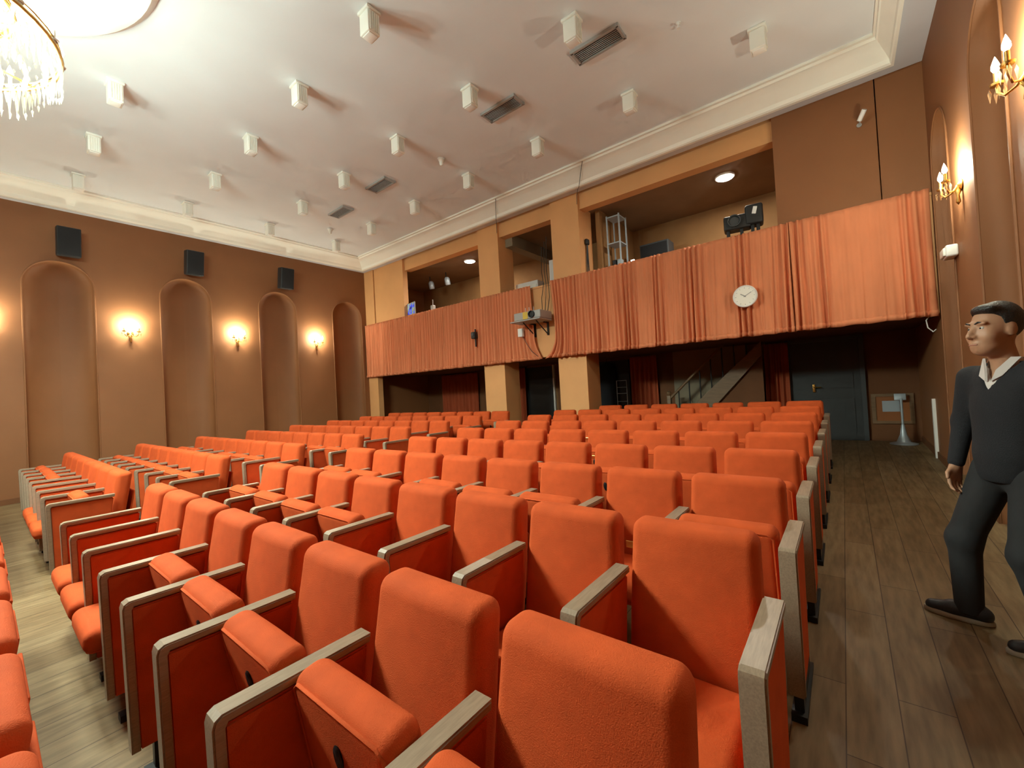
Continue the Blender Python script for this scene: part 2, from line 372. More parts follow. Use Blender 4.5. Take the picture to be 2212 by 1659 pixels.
# ================================================================== SEATS
SW = .55
def seat_meshes():
    D = {}
    tilt = .17
    b = MB(); b.rbox(.495, .125, .60, .045, n=4, fn=lambda p: (p.x*(1-.03*max(0, p.z/.3)), p.y + tilt*(p.z-.30) + .03 - (.012*(1-(p.x/.248)**2) if p.y < -.03 else 0), p.z+.655))
    D['back'] = b.mesh('backrest', FAB, 60)
    b = MB(); b.rbox(.40, .016, .34, .007, n=2, fn=lambda p: (p.x, p.y + tilt*(p.z-.20) + .103, p.z+.58)); D['backplate'] = b.mesh('back_panel', FAB, 60)
    # cushion lowered: hinge (y=-.13, z=.38)
    def cush(p): return (p.x, p.y, p.z + .012*(1-(p.x/.25)**2)*(1-(p.y/.22)**2)*(1 if p.z > 0 else 0))
    b = MB(); b.rbox(.470, .44, .115, .045, c=(0, -.22, .0), n=4, fn=cush); D['cush'] = b.mesh('seat_cushion', FAB, 60)
    b = MB(); pts = [(-.215, -.03, -.052), (-.215, -.40, -.052), (-.19, -.42, -.052), (.19, -.42, -.052), (.215, -.40, -.052), (.215, -.03, -.052)]
    b.tube(pts, .006, n=5); D['pipe'] = b.mesh('piping', FAB, 60)
    b = MB(); b.lathe([(0, 0), (.026, 0), (.030, .004), (.026, .008), (0, .008)], 14, M=Matrix.Translation((0, -.30, -.066)) @ Matrix.Diagonal((.62, 1.25, 1, 1))); D['tagm'] = b.mesh('seat_tag', STEEL, 50)
    # arm: bent wooden strip (cap + front post), upholstered panel and steel foot
    def strip():
        b = MB(); w_ = .034
        outer = [(-.065, .765), (-.505, .765), (-.522, .755), (-.528, .735), (-.515, .13)]
        inner = [(-.485, .13), (-.498, .725), (-.49, .738), (-.07, .738)]
        b.prism(outer+inner, -w_, w_); return b
    me = strip().mesh('armrest', ARM); bm = bmesh.new(); bm.from_mesh(me)
    bmesh.ops.bevel(bm, geom=[e for e in bm.edges if abs((e.verts[0].co-e.verts[1].co).x) < 1e-6 and abs(e.verts[0].co.x) > .03], offset=.005, segments=2, affect='EDGES'); bm.to_mesh(me); bm.free(); me.shade_smooth(); me.set_sharp_from_angle(angle=R_(30))
    D['arm'] = me
    b = MB(); b.prism([(-.487, .13), (-.500, .73), (-.075, .73), (-.10, .56), (-.16, .13)], -.026, .026); me = b.mesh('side_panel', FAB); bm = bmesh.new(); bm.from_mesh(me)
    bmesh.ops.bevel(bm, geom=bm.edges[:], offset=.006, segments=2, affect='EDGES'); bm.to_mesh(me); bm.free(); me.shade_smooth(); me.set_sharp_from_angle(angle=R_(40)); D['panel'] = me
    b = MB(); b.box(-.018, .018, -.44, -.07, .02, .14); b.box(-.03, .03, -.47, -.02, -.012, .022); D['foot'] = b.mesh('foot', STEEL)
    b = MB(); b.box(-.236, .236, -.15, -.09, .35, .39); D['rail'] = b.mesh('hinge_rail', STEEL)
    b = MB(); b.rbox(.045, .004, .03, .0015, n=1); D['plate'] = b.mesh('number_plate', BRASS)
    return D
SM = seat_meshes()
def seat(x, row_y, up, label, group, end_arm=False, plate=None):
    """x: centre of the seat; its own arm stands on the -x side"""
    t = thing('theatre_seat', label, 'seat', (x, row_y, fz(row_y)), 0, group)
    bk = link('backrest', SM['back'], t); link('back_panel', SM['backplate'], bk)
    c = link('seat_cushion', SM['cush'], t, (0, -.145, .395))
    c.rotation_euler = (R_(-79) + random.uniform(-.03, .03), 0, 0) if up else (R_(-2), 0, 0)
    if up: c.location = (0, -.215, .36)
    link('piping', SM['pipe'], c); link('seat_tag', SM['tagm'], c)
    link('hinge_rail', SM['rail'], t)
    for ax in ((-SW/2, SW/2+.012) if end_arm else (-SW/2,)):
        a = link('armrest', SM['arm'], t, (ax, 0, 0)); link('side_panel', SM['panel'], a); link('foot', SM['foot'], a)
    if plate: link('number_plate', SM['plate'], t, plate[0], plate[1])
    return t
RP = .8967; XA = 0.018
rowname = ['nearest row', 'second row', 'third row', 'fourth row', 'fifth row', 'sixth row', 'seventh row', 'eighth row', 'rearmost row']
UPA = [0, 0, 0, 1, 1, 1, 1, 1]; UPB = [1, 1, 1, 1, 0, 0, 0, 0]
# brass plates that catch the light in the photograph: (row, seat from right) -> local place
PLATES = {(1, 3): ((-.10, -.56, .47), (R_(35), 0, 0)), (3, 2): ((-.25, -.02, .83), (0, 0, 0)), (4, 3): ((-.25, -.02, .85), (0, 0, 0)), (1, 0): ((-.25, -.02, .84), (0, 0, 0))}
for k in range(9):
    for j in range(8):
        if k == 8 and j == 0: continue
        x = (j-7.5)*SW + XA
        up = UPA[j] if k == 0 else UPB[j] if k == 1 else (random.random() < .8)
        n = 7-j
        lab = 'orange theatre seat %s, %s, %s of right block' % ('with cushion folded up' if up else 'with cushion lowered', ('beside the right aisle' if n == 0 else ORD[n] + ' from right aisle'), rowname[k])
        seat(x, k*RP, up, lab, 'right block theatre seats', end_arm=(j == 7), plate=PLATES.get((k, n)))
XB = -9.9
for k in range(8):
    for j in range(8):
        up = random.random() < .75
        lab = 'orange theatre seat %s, %s, %s of left block' % ('with cushion folded up' if up else 'with cushion lowered', ('beside the left aisle' if j == 0 else ORD[j] + ' from left aisle'), rowname[k])
        seat(XB+(j+.5)*SW, k*RP, up, lab, 'left block theatre seats', end_arm=(j == 7))
# the row in front, whose backs run along the left picture edge
for blk, x0 in (('right', XA-8*SW), ('left', XB)):
    for j in range(8):
        n = 7-j if blk == 'right' else j
        x = x0+(j+.5)*SW
        lab = 'orange theatre seat cut by left picture edge, %s from %s aisle in front row' % (ORD[n], blk)
        seat(x, -RP-.01, True, lab, 'front row theatre seats', end_arm=(j == 7))

# ================================================================== CURTAINS
def curtain(name, label, X0, X1, zt, zb, Y, pleats, base=.012, wav=.11, seed=1, eL=None, eR=None, m=None, hem=True, cat='curtain', nz=22, dens=70, grp=None, deep=.04):
    """pleats: list of (x, half width) where the cloth gathers; eL/eR(t) move the edges, t=0 top .. 1 bottom"""
    m = m or CURT; r = np.random.default_rng(seed); W_ = X1-X0; nx = max(24, int(W_*dens))
    u = np.linspace(0, 1, nx+1); xs = X0+u*W_
    step = np.abs(r.normal(1, .42, nx+1)); ph = np.cumsum(step); ph = ph/ph[-1]*W_/wav*2*math.pi
    env = np.full(nx+1, base)
    for c, hw in pleats: env = env + deep*np.exp(-((xs-c)/hw)**2)
    sag = np.cumsum(r.normal(0, 1, nx+1)); sag = np.convolve(sag-sag.mean(), np.ones(25)/25, 'same'); sag = sag/(np.abs(sag).max()+1e-6)*.025
    def surf(i, t):
        z = zt+(zb-zt)*t
        f1 = math.sin(ph[i]+.5*math.sin(3*t+seed)); f2 = math.sin(ph[i]*.37+1.3*t+seed)
        a = env[i]*(.55+.6*t)
        y = Y - a*(abs(f1)**.7*(1 if f1 > 0 else -1)) - .5*base*f2*(.4+t) - sag[i]*(.3+t)
        x = xs[i] + .012*math.sin(ph[i]*.5+2*t)*t
        if eL: x += eL(t)*(1-u[i])**9
        if eR: x += eR(t)*u[i]**11
        return (x, y, z + (.006*math.sin(ph[i]*.31) if t > .98 else 0))
    root = None
    b = MB(); vs = [surf(i, k/nz) for k in range(nz+1) for i in range(nx+1)]
    fs = [(k*(nx+1)+i, k*(nx+1)+i+1, (k+1)*(nx+1)+i+1, (k+1)*(nx+1)+i) for k in range(nz) for i in range(nx)]
    b.add(vs, fs); me = b.mesh(name, m, None, fix=False); me.shade_smooth()
    o = link(name, me); sm = o.modifiers.new('thickness', 'SOLIDIFY'); sm.thickness = .008; sm.offset = 1
    if label: tag(o, label, cat, grp)
    if hem:
        hh = .075/(zt-zb); b = MB(); vs = []
        for t, d in ((1-hh, .004), (1-hh*.5, .013), (1.004, .006)):
            for i in range(nx+1):
                x, y, z = surf(i, t); vs.append((x, y-.010-d, z))
        b.add(vs, [(k*(nx+1)+i, k*(nx+1)+i+1, (k+1)*(nx+1)+i+1, (k+1)*(nx+1)+i) for k in range(2) for i in range(nx)])
        me = b.mesh('hem', m, None, fix=False); me.shade_smooth(); h = link('hem', me, o); s2 = h.modifiers.new('thickness', 'SOLIDIFY'); s2.thickness = .006; s2.offset = 1
    return o
ZT, ZB, YC = 3.934, 2.245, 6.955
grp = 'orange balcony front curtains'
curtain('balcony_curtain', 'pleated orange balcony curtain beside the left wall', XL+.03, -8.17, ZT, ZB, YC, [(-11.6,.4),(-10.8,.5),(-10,.6),(-9.2,.5),(-8.5,.4)], base=.017, wav=.085, seed=3, grp=grp, deep=.022)
curtain('balcony_curtain', 'pleated orange balcony curtain left of the projector', -8.17, -5.24, ZT, ZB, YC, [(-7.8,.4),(-7.1,.4),(-6.3,.5),(-5.5,.4)], base=.018, wav=.10, seed=5, grp=grp, deep=.024, eR=lambda t: .08*t + .16*max(0, t-.72)/.28*max(0, t-.72)/.28)
curtain('balcony_curtain', 'pleated orange balcony curtain right of the projector', -4.70, -2.98, ZT, ZB, YC, [(-4.6,.25),(-4.2,.2),(-3.6,.15),(-3.05,.12)], base=.014, wav=.09, seed=8, grp=grp, deep=.040, dens=90, eL=lambda t: .05*math.sin(3*t) - .26*max(0, t-.74)/.26*max(0, t-.74)/.26)
curtain('balcony_curtain', 'orange balcony curtain with loose swags behind the clock', -2.98, -.29, ZT, ZB, YC, [(-2.9,.12),(-2.35,.12),(-1.75,.20),(-.95,.12),(-.36,.14)], base=.006, wav=.085, seed=12, grp=grp, deep=.045, dens=95)
curtain('balcony_curtain', 'smooth orange balcony curtain beside the right wall', -.29, XR-.03, ZT, ZB, YC, [(-.22,.13),(.08,.07),(1.10,.14)], base=.006, wav=.10, seed=14, grp=grp, deep=.045, dens=95)
# door curtains under the balcony
fy = fz(9.4)
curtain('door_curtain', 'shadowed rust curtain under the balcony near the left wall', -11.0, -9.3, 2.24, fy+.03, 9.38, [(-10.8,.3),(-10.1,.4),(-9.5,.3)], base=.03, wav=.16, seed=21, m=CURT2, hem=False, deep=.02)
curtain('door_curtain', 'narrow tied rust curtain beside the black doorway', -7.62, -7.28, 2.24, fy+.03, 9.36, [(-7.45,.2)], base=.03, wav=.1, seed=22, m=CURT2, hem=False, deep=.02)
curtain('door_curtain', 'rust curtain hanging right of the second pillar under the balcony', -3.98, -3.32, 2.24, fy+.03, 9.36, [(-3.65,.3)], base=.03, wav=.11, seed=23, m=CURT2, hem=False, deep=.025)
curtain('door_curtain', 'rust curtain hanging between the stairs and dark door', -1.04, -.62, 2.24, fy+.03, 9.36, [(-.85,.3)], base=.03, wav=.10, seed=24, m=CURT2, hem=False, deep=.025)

# ================================================================== STAIR
t = thing('staircase', 'timber staircase with dark balusters rising under the balcony', 'staircase', (-3.0, 9.2, fz(9.2)))
def stz(x): return 1.10 + (x+2.17)*.96          # stringer centre line, world
st = MB()
for y0_, y1_ in ((8.86, 8.92), (9.40, 9.45)):
    st.add([(x+3.0, y-9.2, z-fz(9.2)) for y in (y0_, y1_) for x, z in ((-2.98, fz(9)), (-2.62, fz(9)), (-1.02, stz(-1.02)-.20), (-1.02, stz(-1.02)+.08), (-2.98, stz(-2.98)+.13))],
           [(0,1,2,3,4), (9,8,7,6,5)] + [(i, 5+i, 5+(i+1) % 5, (i+1) % 5) for i in range(5)])
obj('stringer', st, TIMB, t)
b = MB(); b.add([(x+3.0, y-9.2, z-fz(9.2)) for y in (8.93, 8.96) for x, z in ((-2.60, fz(9)), (-1.02, fz(9)), (-1.02, stz(-1.02)-.10), (-2.60, stz(-2.60)-.10))], [(0,1,2,3), (7,6,5,4)] + [(i, 4+i, 4+(i+1) % 4, (i+1) % 4) for i in range(4)]); obj('spandrel', b, DARKP, t)
for i in range(10):
    x = -2.95+i*.18; z = fz(9.2)+.17*(i+1)
    b = MB(); b.rbox(.22, .50, .03, .006, c=(x+3.0+.09, 9.16-9.2, z-fz(9.2)), n=1); obj('tread', b, TIMB, t)
hr = MB(); hr.tube([(-2.86+3, -.31, stz(-2.86)+.77-fz(9.2)), (-1.3+3, -.31, stz(-1.3)+.77-fz(9.2)-.02)], .03, n=10); obj('handrail', hr, TIMB, t, smooth=50)
b = MB(); b.rbox(.09, .09, stz(-2.9)+.86-fz(9.2), .012, c=(-2.9+3, -.31, (stz(-2.9)+.86-fz(9.2))/2), n=2); b.lathe([(0, .11), (.05, .08), (.055, .04), (.03, 0), (0, 0)], 14, c=(.1, -.31, stz(-2.9)+.86-fz(9.2))); obj('newel_post', b, TIMB, t, smooth=40)
for i in range(7):
    x = -2.68+i*.232
    b = MB(); b.tube([(x+3, -.31, stz(x)+.02-fz(9.2)), (x+3, -.31, min(stz(x)+.75, 2.27)-fz(9.2))], .014, n=8); obj('baluster', b, BLACK, t, smooth=50)

# ================================================================== CEILING FITTINGS
# medallion
CHX, CHY = -5.2, -1.3
t = thing('ceiling_medallion', 'large round white plaster medallion above the chandelier', 'medallion', (CHX, CHY, ZC))
b = MB(); b.lathe([(0, -.002), (0, -.05), (.45, -.05), (.5, -.09), (.62, -.09), (.66, -.05), (1.25, -.05), (1.3, -.085), (1.38, -.10), (1.46, -.085), (1.52, -.10), (1.62, -.085), (1.68, -.03), (1.69, 0)], 72); obj('disc', b, MOULD, t, smooth=30)
b = MB(); b.rbox(.10, .50, .03, .014, n=2); pm = b.mesh('petal', MOULD, 60)
for i in range(36):
    a = 2*math.pi*i/36; link('petal', pm, t, (.96*math.cos(a), .96*math.sin(a), -.055), (0, 0, a-math.pi/2))
def cs(x, y): return (.265+(x-.265)*1.0117, -.878+(y+.878)*1.0117)
# box downlights on a grid
b = MB(); b.rbox(.17, .15, .24, .012, c=(0, 0, -.155), n=2); bodym = b.mesh('body', LAMPW, 50)
b = MB(); b.rbox(.20, .18, .035, .008, c=(0, 0, -.018), n=1); capm = b.mesh('mount_plate', LAMPW, 50)
b = MB(); b.rbox(.13, .11, .012, .004, c=(0, 0, -.279), n=1); difm = b.mesh('diffuser', DIFF, 50)
b = MB(); b.box(.086, .094, -.006, .006, -.26, -.05); ribm = b.mesh('rib', LAMPW)
GX = [-.353-1.655*i for i in range(7)]; GY = [.30, 1.90, 3.50, 5.17]
SEEN = {0: (4, 5, 6), 1: (2, 3, 4, 5, 6), 2: (1, 2, 3, 4, 5, 6), 3: (0, 1, 2, 3, 4, 5, 6)}
rn = {0: 'row beside the chandelier', 1: 'second row from the chandelier', 2: 'second row from the balcony', 3: 'row nearest the balcony'}
def downlight(x, y, label):
    t = thing('ceiling_downlight', label, 'ceiling light', (*cs(x, y), ZC), 0, 'white box ceiling lights')
    bd = link('body', bodym, t); link('mount_plate', capm, t); link('diffuser', difm, t)
    for yy in (-.05, -.025, 0, .025, .05): link('rib', ribm, bd, (0, yy, 0))
for j, cols in SEEN.items():
    for i in cols:
        downlight(GX[i], GY[j], 'white box ceiling light, %s from left wall in %s' % (ORD[6-i], rn[j]))
for j in range(2):                                    # the same grid goes on over the front of the hall
    for i in range(0, 7):
        y = -1.32-1.62*j
        if abs(GX[i]-CHX) < 1.2 and abs(y-CHY) < 1.2: continue
        downlight(GX[i], y, 'white box ceiling light, %s from left wall, %s row before the chandelier' % (ORD[6-i], ORD[j]))
for j, cols in ((0, (0, 1, 2)), (1, (0, 1)), (2, (0,))):
    for i in cols: downlight(GX[i], GY[j], 'white box ceiling light, %s from left wall in %s' % (ORD[6-i], rn[j]))
# grilles
for n, (x, y) in enumerate([(-1.94, 4.02), (-3.58, 4.12), (-6.83, 4.20), (-8.50, 4.30)]):
    t = thing('ceiling_vent', 'grey slatted ceiling vent, %s from the right wall' % ORD[n], 'vent', (*cs(x, y), ZC), 0, 'grey ceiling vents')
    L, W_ = .62, .24
    b = MB(); b.box(-L/2, L/2, -W_/2, W_/2, -.012, 0); obj('backing', b, mat('vent_backing', (.16, .155, .15), .7), t)
    b = MB()
    for s in (-1, 1): b.box(-L/2-.02, L/2+.02, s*W_/2-.015, s*W_/2+.015, -.04, 0); b.box(s*L/2-.015, s*L/2+.015, -W_/2, W_/2, -.04, 0)
    obj('frame', b, GREYP, t)
    sl = MB(); sl.box(-L/2+.01, L/2-.01, -.012, .012, -.003, .003, M=Matrix.Rotation(R_(35), 4, 'X')); slm = sl.mesh('slat', GREYP)
    for i in range(7): link('slat', slm, t, (0, -W_/2+.04+i*.027, -.022))
for n, (x, y, lb) in enumerate([(-5.27, 4.42, 'small white smoke detector in the middle of the ceiling'), (-9.60, 4.64, 'small white smoke detector near the left rear ceiling corner')]):
    t = thing('smoke_detector', lb, 'smoke detector', (*cs(x, y), ZC)); b = MB(); b.lathe([(0, -.002), (.065, -.002), (.065, -.02), (0, -.02)], 20); obj('base', b, WHITEP, t, smooth=40)
    b = MB(); b.lathe([(.055, -.02), (.055, -.04), (.04, -.055), (.035, -.11), (.02, -.13), (0, -.13)], 20); obj('sensor', b, LAMPW, t, smooth=40)
b = MB(); b.lathe([(.03, 0), (.03, -.01), (.01, -.02), (.01, -.06), (.022, -.065), (.022, -.07), (0, -.07)], 14); o = obj('sprinkler', b, WHITEP, loc=(*cs(-1.07, 4.40), ZC), smooth=40); tag(o, 'small sprinkler head between ceiling lights near the right corner', 'sprinkler')
# thin dark lines, built as tubes, where the pillars meet the cornice
for (x0, x1), nm, dx in zip(PIL, ('left', 'right'), (.58, .53)):
    b = MB(); b.tube([(x1+dx, YF-.70, ZC-.04), (x1+dx*.72, YF-.52, ZS+.05), (x1+dx*.42, YF-.31, ZS-.07), (x1+dx*.2, YF-.15, ZS-.03), (x1+.005, YF-.012, ZS-.06), (x1-.006, YF-.004, ZS-.25)], .006, n=5)
    o = obj('cable', b, DGREY, smooth=50); tag(o, 'thin dark line crossing the cornice above the %s pillar' % nm, 'cable')

# ================================================================== CHANDELIER
t = thing('chandelier', 'bright tiered crystal chandelier hanging from the plaster medallion', 'chandelier', (CHX, CHY, 4.3))
b = MB(); b.lathe([(0, 1.50), (.14, 1.50), (.15, 1.46), (.06, 1.40), (.02, 1.36), (.02, .1), (.06, .08), (.05, .02), (0, 0)], 20); obj('stem', b, GOLD, t, smooth=40)
def ringpts(r, z, n=48): return [(r*math.cos(2*math.pi*k/n), r*math.sin(2*math.pi*k/n), z) for k in range(n+1)]
TIERS = [(.95, .42), (.68, .66), (.40, .92)]
for r, z in TIERS:
    b = MB(); b.tube(ringpts(r, z), .018, n=8, cap=False); b.tube(ringpts(r, z+.05), .010, n=6, cap=False)
    for k in range(6): a = k*math.pi/3; b.tube([(.02*math.cos(a), .02*math.sin(a), z+.12), (r*.5*math.cos(a), r*.5*math.sin(a), z-.02), (r*math.cos(a), r*math.sin(a), z)], .010, n=6)
    obj('tier_ring', b, GOLD, t, smooth=50)
def drop(b, x, y, z, L, r):
    b.add([(x, y, z)] + [(x+r*math.cos(a), y+r*math.sin(a), z-L*.3) for a in (0, math.pi/2, math.pi, 1.5*math.pi)] + [(x, y, z-L)],
          [(0,1,2),(0,2,3),(0,3,4),(0,4,1),(5,2,1),(5,3,2),(5,4,3),(5,1,4)])
for ti, (r, z) in enumerate(TIERS):
    b = MB(); n = int(r*90)
    for k in range(n):
        a = 2*math.pi*k/n; L = .16+.05*math.sin(a*9); drop(b, r*math.cos(a), r*math.sin(a), z-.02, L, .013); drop(b, (r-.05)*math.cos(a+.03), (r-.05)*math.sin(a+.03), z-.06, L+.05, .012)
        drop(b, r*math.cos(a), r*math.sin(a), z-.02-L, .07, .010)
    o = obj('crystal_drops', b, CRYS, t); o['kind'] = 'stuff'
b = MB()                                             # the crystal basket under the rings
for ring_, (r, z) in enumerate([(.86, .36), (.74, .27), (.60, .19), (.46, .12), (.32, .07), (.18, .03)]):
    n = max(8, int(r*75))
    for k in range(n): a = 2*math.pi*(k+.5*(ring_ % 2))/n; drop(b, r*math.cos(a), r*math.sin(a), z, .13, .014)
    b.tube(ringpts(r, z, 32), .004, n=4, cap=False)
o = obj('crystal_basket', b, CRYS, t); o['kind'] = 'stuff'
b = MB()
for k in range(60):
    a = 2*math.pi*k/60
    for j in range(15):
        f = j/14; r = .42+.53*f**1.3; z = 1.18-.74*f; drop(b, r*math.cos(a), r*math.sin(a), z, .055, .011)
o = obj('crystal_strands', b, CRYS, t); o['kind'] = 'stuff'
def flame(mb, x, y, z, s=1.0): mb.lathe([(0, 0), (.010*s, .004*s), (.019*s, .022*s), (.018*s, .04*s), (.009*s, .07*s), (0, .095*s)], 12, c=(x, y, z))
b = MB(); flame(b, 0, 0, 0, 1.3); flm = b.mesh('bulb', BULBC, 60)
b = MB(); b.lathe([(0, 0), (.03, .0), (.034, .012), (.013, .016), (.013, .10), (0, .10)], 14); cdm = b.mesh('candle_sleeve', LAMPW, 40)
for r, z, n, off in ((.95, .44, 16, 0), (.68, .68, 10, .2), (.40, .94, 6, .1)):
    for k in range(n):
        a = 2*math.pi*k/n+off; c = link('candle_sleeve', cdm, t, (r*math.cos(a), r*math.sin(a), z)); link('bulb', flm, c, (0, 0, .10))
for k in range(8):
    a = 2*math.pi*(k+.5)/8; lamp('chandelier_lamp', 'POINT', (.80*math.cos(a), .80*math.sin(a), .14), P_CHAND, (.82, 1.0, .90), .09, t)
    o = lamp('chandelier_fill_spot', 'SPOT', (.55*math.cos(a), .55*math.sin(a), .20), P_FILL, TINT, .12, t, rot=(0, 0, 0)); o.data.spot_size = R_(172); o.data.spot_blend = .35  # fill spots added to brighten the hall below; not bulbs of the chandelier

# ================================================================== SCONCES
b = MB(); flame(b, 0, 0, 0, 1.15); sfm = b.mesh('bulb', BULB, 60)
b = MB(); b.lathe([(0, 0), (.05, 0), (.055, .01), (.04, .02), (.02, .035), (0, .04)], 20, M=Matrix.Diagonal((1, 1, 1, 1))); bpm = b.mesh('backplate', GOLD, 40)
b = MB(); drop(b, 0, 0, 0, .10, .010); drm = b.mesh('crystal_drop', CRYS)
def arm_mesh(s):
    b = MB(); pts = [(.03, 0, 0), (.07, s*.03, -.06), (.11, s*.08, -.075), (.135, s*.115, -.03), (.135, s*.12, .02)]
    b.tube(pts, [.009, .009, .008, .008, .009], n=8); b.lathe([(0, .02), (.032, .022), (.036, .036), (.014, .036), (.014, .11), (0, .11)], 14, c=(.135, s*.12, 0)); return b.mesh('arm', GOLD, 45)
AM = {s: arm_mesh(s) for s in (-1, 1)}
def sconce(x, y, z, face, label, grp):
    t = thing('wall_sconce', label, 'wall lamp', (x, y, z), 0 if face > 0 else math.pi, grp)
    link('backplate', bpm, t, (0, 0, 0), (0, R_(90), 0))
    for s in (-1, 1):
        a = link('arm', AM[s], t); link('bulb', sfm, a, (.135, s*.12, .11))
        for k, (dx, dy, dz) in enumerate(((.17, 0, .01), (.10, 0, .01), (.135, .035, .01), (.135, -.035, .01))): link('crystal_drop', drm, a, (dx, s*.12+dy, dz))
    lamp('sconce_lamp', 'POINT', (.15, 0, .17), P_SCON, (.92, .94, .74), .06, t)
    b = MB(); b.lathe([(0, -.20), (.02, -.17), (.012, -.10), (.03, -.06), (.012, 0), (0, .0)], 12, c=(.035, 0, 0)); obj('finial', b, GOLD, t, smooth=50)
SY = [1.193+2.066*k for k in range(-1, 3)]
for k, y in enumerate(SY):
    n = len(SY)-1-k
    sconce(XL+.001, y, 3.27, 1, 'gilded twin-candle sconce on left wall, %s from the balcony' % ORD[n], 'left wall sconces')
    if y > 2: sconce(XR-.001, y, 3.40, -1, 'gilded twin-candle sconce on right wall, %s from the balcony' % ORD[n], 'right wall sconces')

# wall loudspeakers over the niches
for k, y in enumerate((.28, 2.33, 4.41)):
    t = thing('wall_loudspeaker', 'black loudspeaker high on left wall, %s from the balcony' % ORD[2-k], 'loudspeaker', (XL, y, 4.70), 0, 'left wall loudspeakers')
    rot = Matrix.Rotation(R_(9), 4, 'Y')
    b = MB(); b.rbox(.24, .34, .56, .02, c=(.24, 0, .32), n=2, M=rot); obj('cabinet', b, BLACK, t, smooth=40)
    b = MB(); b.rbox(.012, .31, .53, .005, c=(.364, 0, .32), n=1, M=rot); obj('grille', b, BLKCL, t, smooth=40)
    b = MB(); b.box(0, .012, -.05, .05, .2, .45); b.tube([(.01, 0, .33), (.20, 0, .33)], .02); obj('bracket', b, STEEL, t)

# ================================================================== OBJECTS ON THE BALCONY FRONT
# clock
t = thing('wall_clock', 'round white clock hanging on the balcony curtain', 'clock', (-.93, 6.845, 2.885))
RX = Matrix.Rotation(R_(90), 4, 'X')
b = MB(); b.lathe([(0, -.05), (.165, -.05), (.178, -.03), (.178, .012), (.168, .022), (.155, .012), (0, .012)], 8*5, M=RX); obj('case', b, WHITEP, t, smooth=40)
b = MB(); b.lathe([(0, .0125), (.150, .0125), (.150, .015), (0, .015)], 40, M=RX); obj('dial', b, LAMPW, t, smooth=40)
for ang, L, w_ in ((R_(305), .075, .007), (R_(60), .11, .005)):
    b = MB(); b.box(-w_, w_, -.021, -.018, -.02, L, M=Matrix.Rotation(ang, 4, 'Y')); obj('hand', b, GREYP, t)
for k in range(12):
    b = MB(); b.box(-.003, .003, -.018, -.0155, .125, .142, M=Matrix.Rotation(k*math.pi/6, 4, 'Y')); obj('hour_mark', b, GREYP, t)
# projector on its bracket
t = thing('projector', 'grey projector on a bracket in the gap of the balcony curtain', 'projector', (-5.02, 6.68, 3.06))
b = MB(); b.rbox(.70, .46, .17, .02, c=(0, 0, .105), n=2); obj('body', b, GREYP, t, smooth=40)
b = MB(); b.rbox(.80, .48, .025, .006, c=(-.06, 0, .005), n=1); obj('shelf', b, GREYP, t)
b = MB(); b.lathe([(0, 0), (.075, 0), (.075, .05), (.06, .055), (.05, .02), (0, .02)], 24, M=Matrix.Translation((.14, -.225, .11)) @ RX); obj('lens', b, BLACK, t, smooth=40)
b = MB(); b.box(-.10, .03, -.236, -.23, .03, .18); obj('sticker', b, YELL, t)
for x in (-.2, .15):
    b = MB(); b.box(x-.02, x+.02, .20, .37, -.03, .0); b.box(x-.02, x+.02, .34, .37, -.30, 0); b.tube([(x, -.1, -.01), (x, .35, -.28)], .012); obj('bracket', b, STEEL, t)
for x in (-.12, -.02, .1): b = MB(); b.box(x-.004, x+.004, -.10, -.09, .18, .30); obj('antenna', b, WHITEP, t)
for n, (dx, l) in enumerate(((0, 'left'), (.07, 'middle'), (.13, 'right'))):
    b = MB(); x = -4.93+dx; b.tube([(x+.02, 7.02, 4.75+.1*n), (x, 6.99, 4.2), (x+.03, 6.99, 3.9), (x-.02+.04*n, 6.97, 3.6), (x, 6.93, 3.22), (x-.05, 6.88, 3.12)], .007, n=6)
    o = obj('cable', b, BLACK, smooth=50); tag(o, '%s black cable hanging down to the projector' % l, 'cable', 'projector cables')
t = thing('junction_box', 'small white box with a cable below the projector', 'box', (-5.50, 6.86, 2.88))
b = MB(); b.rbox(.13, .09, .19, .012, n=2); obj('case', b, WHITEP, t, smooth=40)
b = MB(); b.tube([(.05, 0, -.09), (.12, .02, -.25), (.25, .03, -.45), (.40, .06, -.58)], .006, n=6); obj('cord', b, BLACK, t, smooth=50)
t = thing('small_speaker', 'small black device clipped to the curtain left of projector', 'device', (-6.95, 6.84, 3.0))
b = MB(); b.rbox(.13, .12, .17, .02, n=2); obj('case', b, BLACK, t, smooth=40)
b = MB(); b.lathe([(0, 0), (.04, 0), (.04, .012), (.03, .012), (0, .005)], 18, M=Matrix.Translation((0, -.06, .02)) @ RX); obj('lens', b, DGREY, t, smooth=40)
b = MB(); b.box(-.012, .012, .03, .06, -.28, .16); obj('clip', b, STEEL, t)
# follow spot on the parapet
t = thing('stage_spotlight', 'black stage spotlight standing on the balcony parapet', 'spotlight', (-.92, 7.13, 3.90), R_(8))
b = MB(); b.rbox(.40, .24, .24, .03, c=(-.10, 0, .27), n=2); b.rbox(.26, .27, .33, .04, c=(.15, .0, .34), n=2); obj('housing', b, BLACK, t, smooth=40)
b = MB(); b.lathe([(0, 0), (.09, 0), (.10, .06), (.085, .06), (.07, .02), (0, .02)], 24, M=Matrix.Translation((-.14, -.12, .28)) @ RX); obj('lens', b, DGREY, t, smooth=40)
for x in (-.24, -.04, .12, .20): b = MB(); b.rbox(.05, .16, .20, .01, c=(x, 0, .10), n=1); obj('leg', b, BLACK, t, smooth=40)
b = MB(); b.rbox(.06, .02, .12, .006, c=(.06, -.13, .42), n=1, M=Matrix.Rotation(R_(14), 4, 'Y')); obj('tag', b, WHITEP, t)
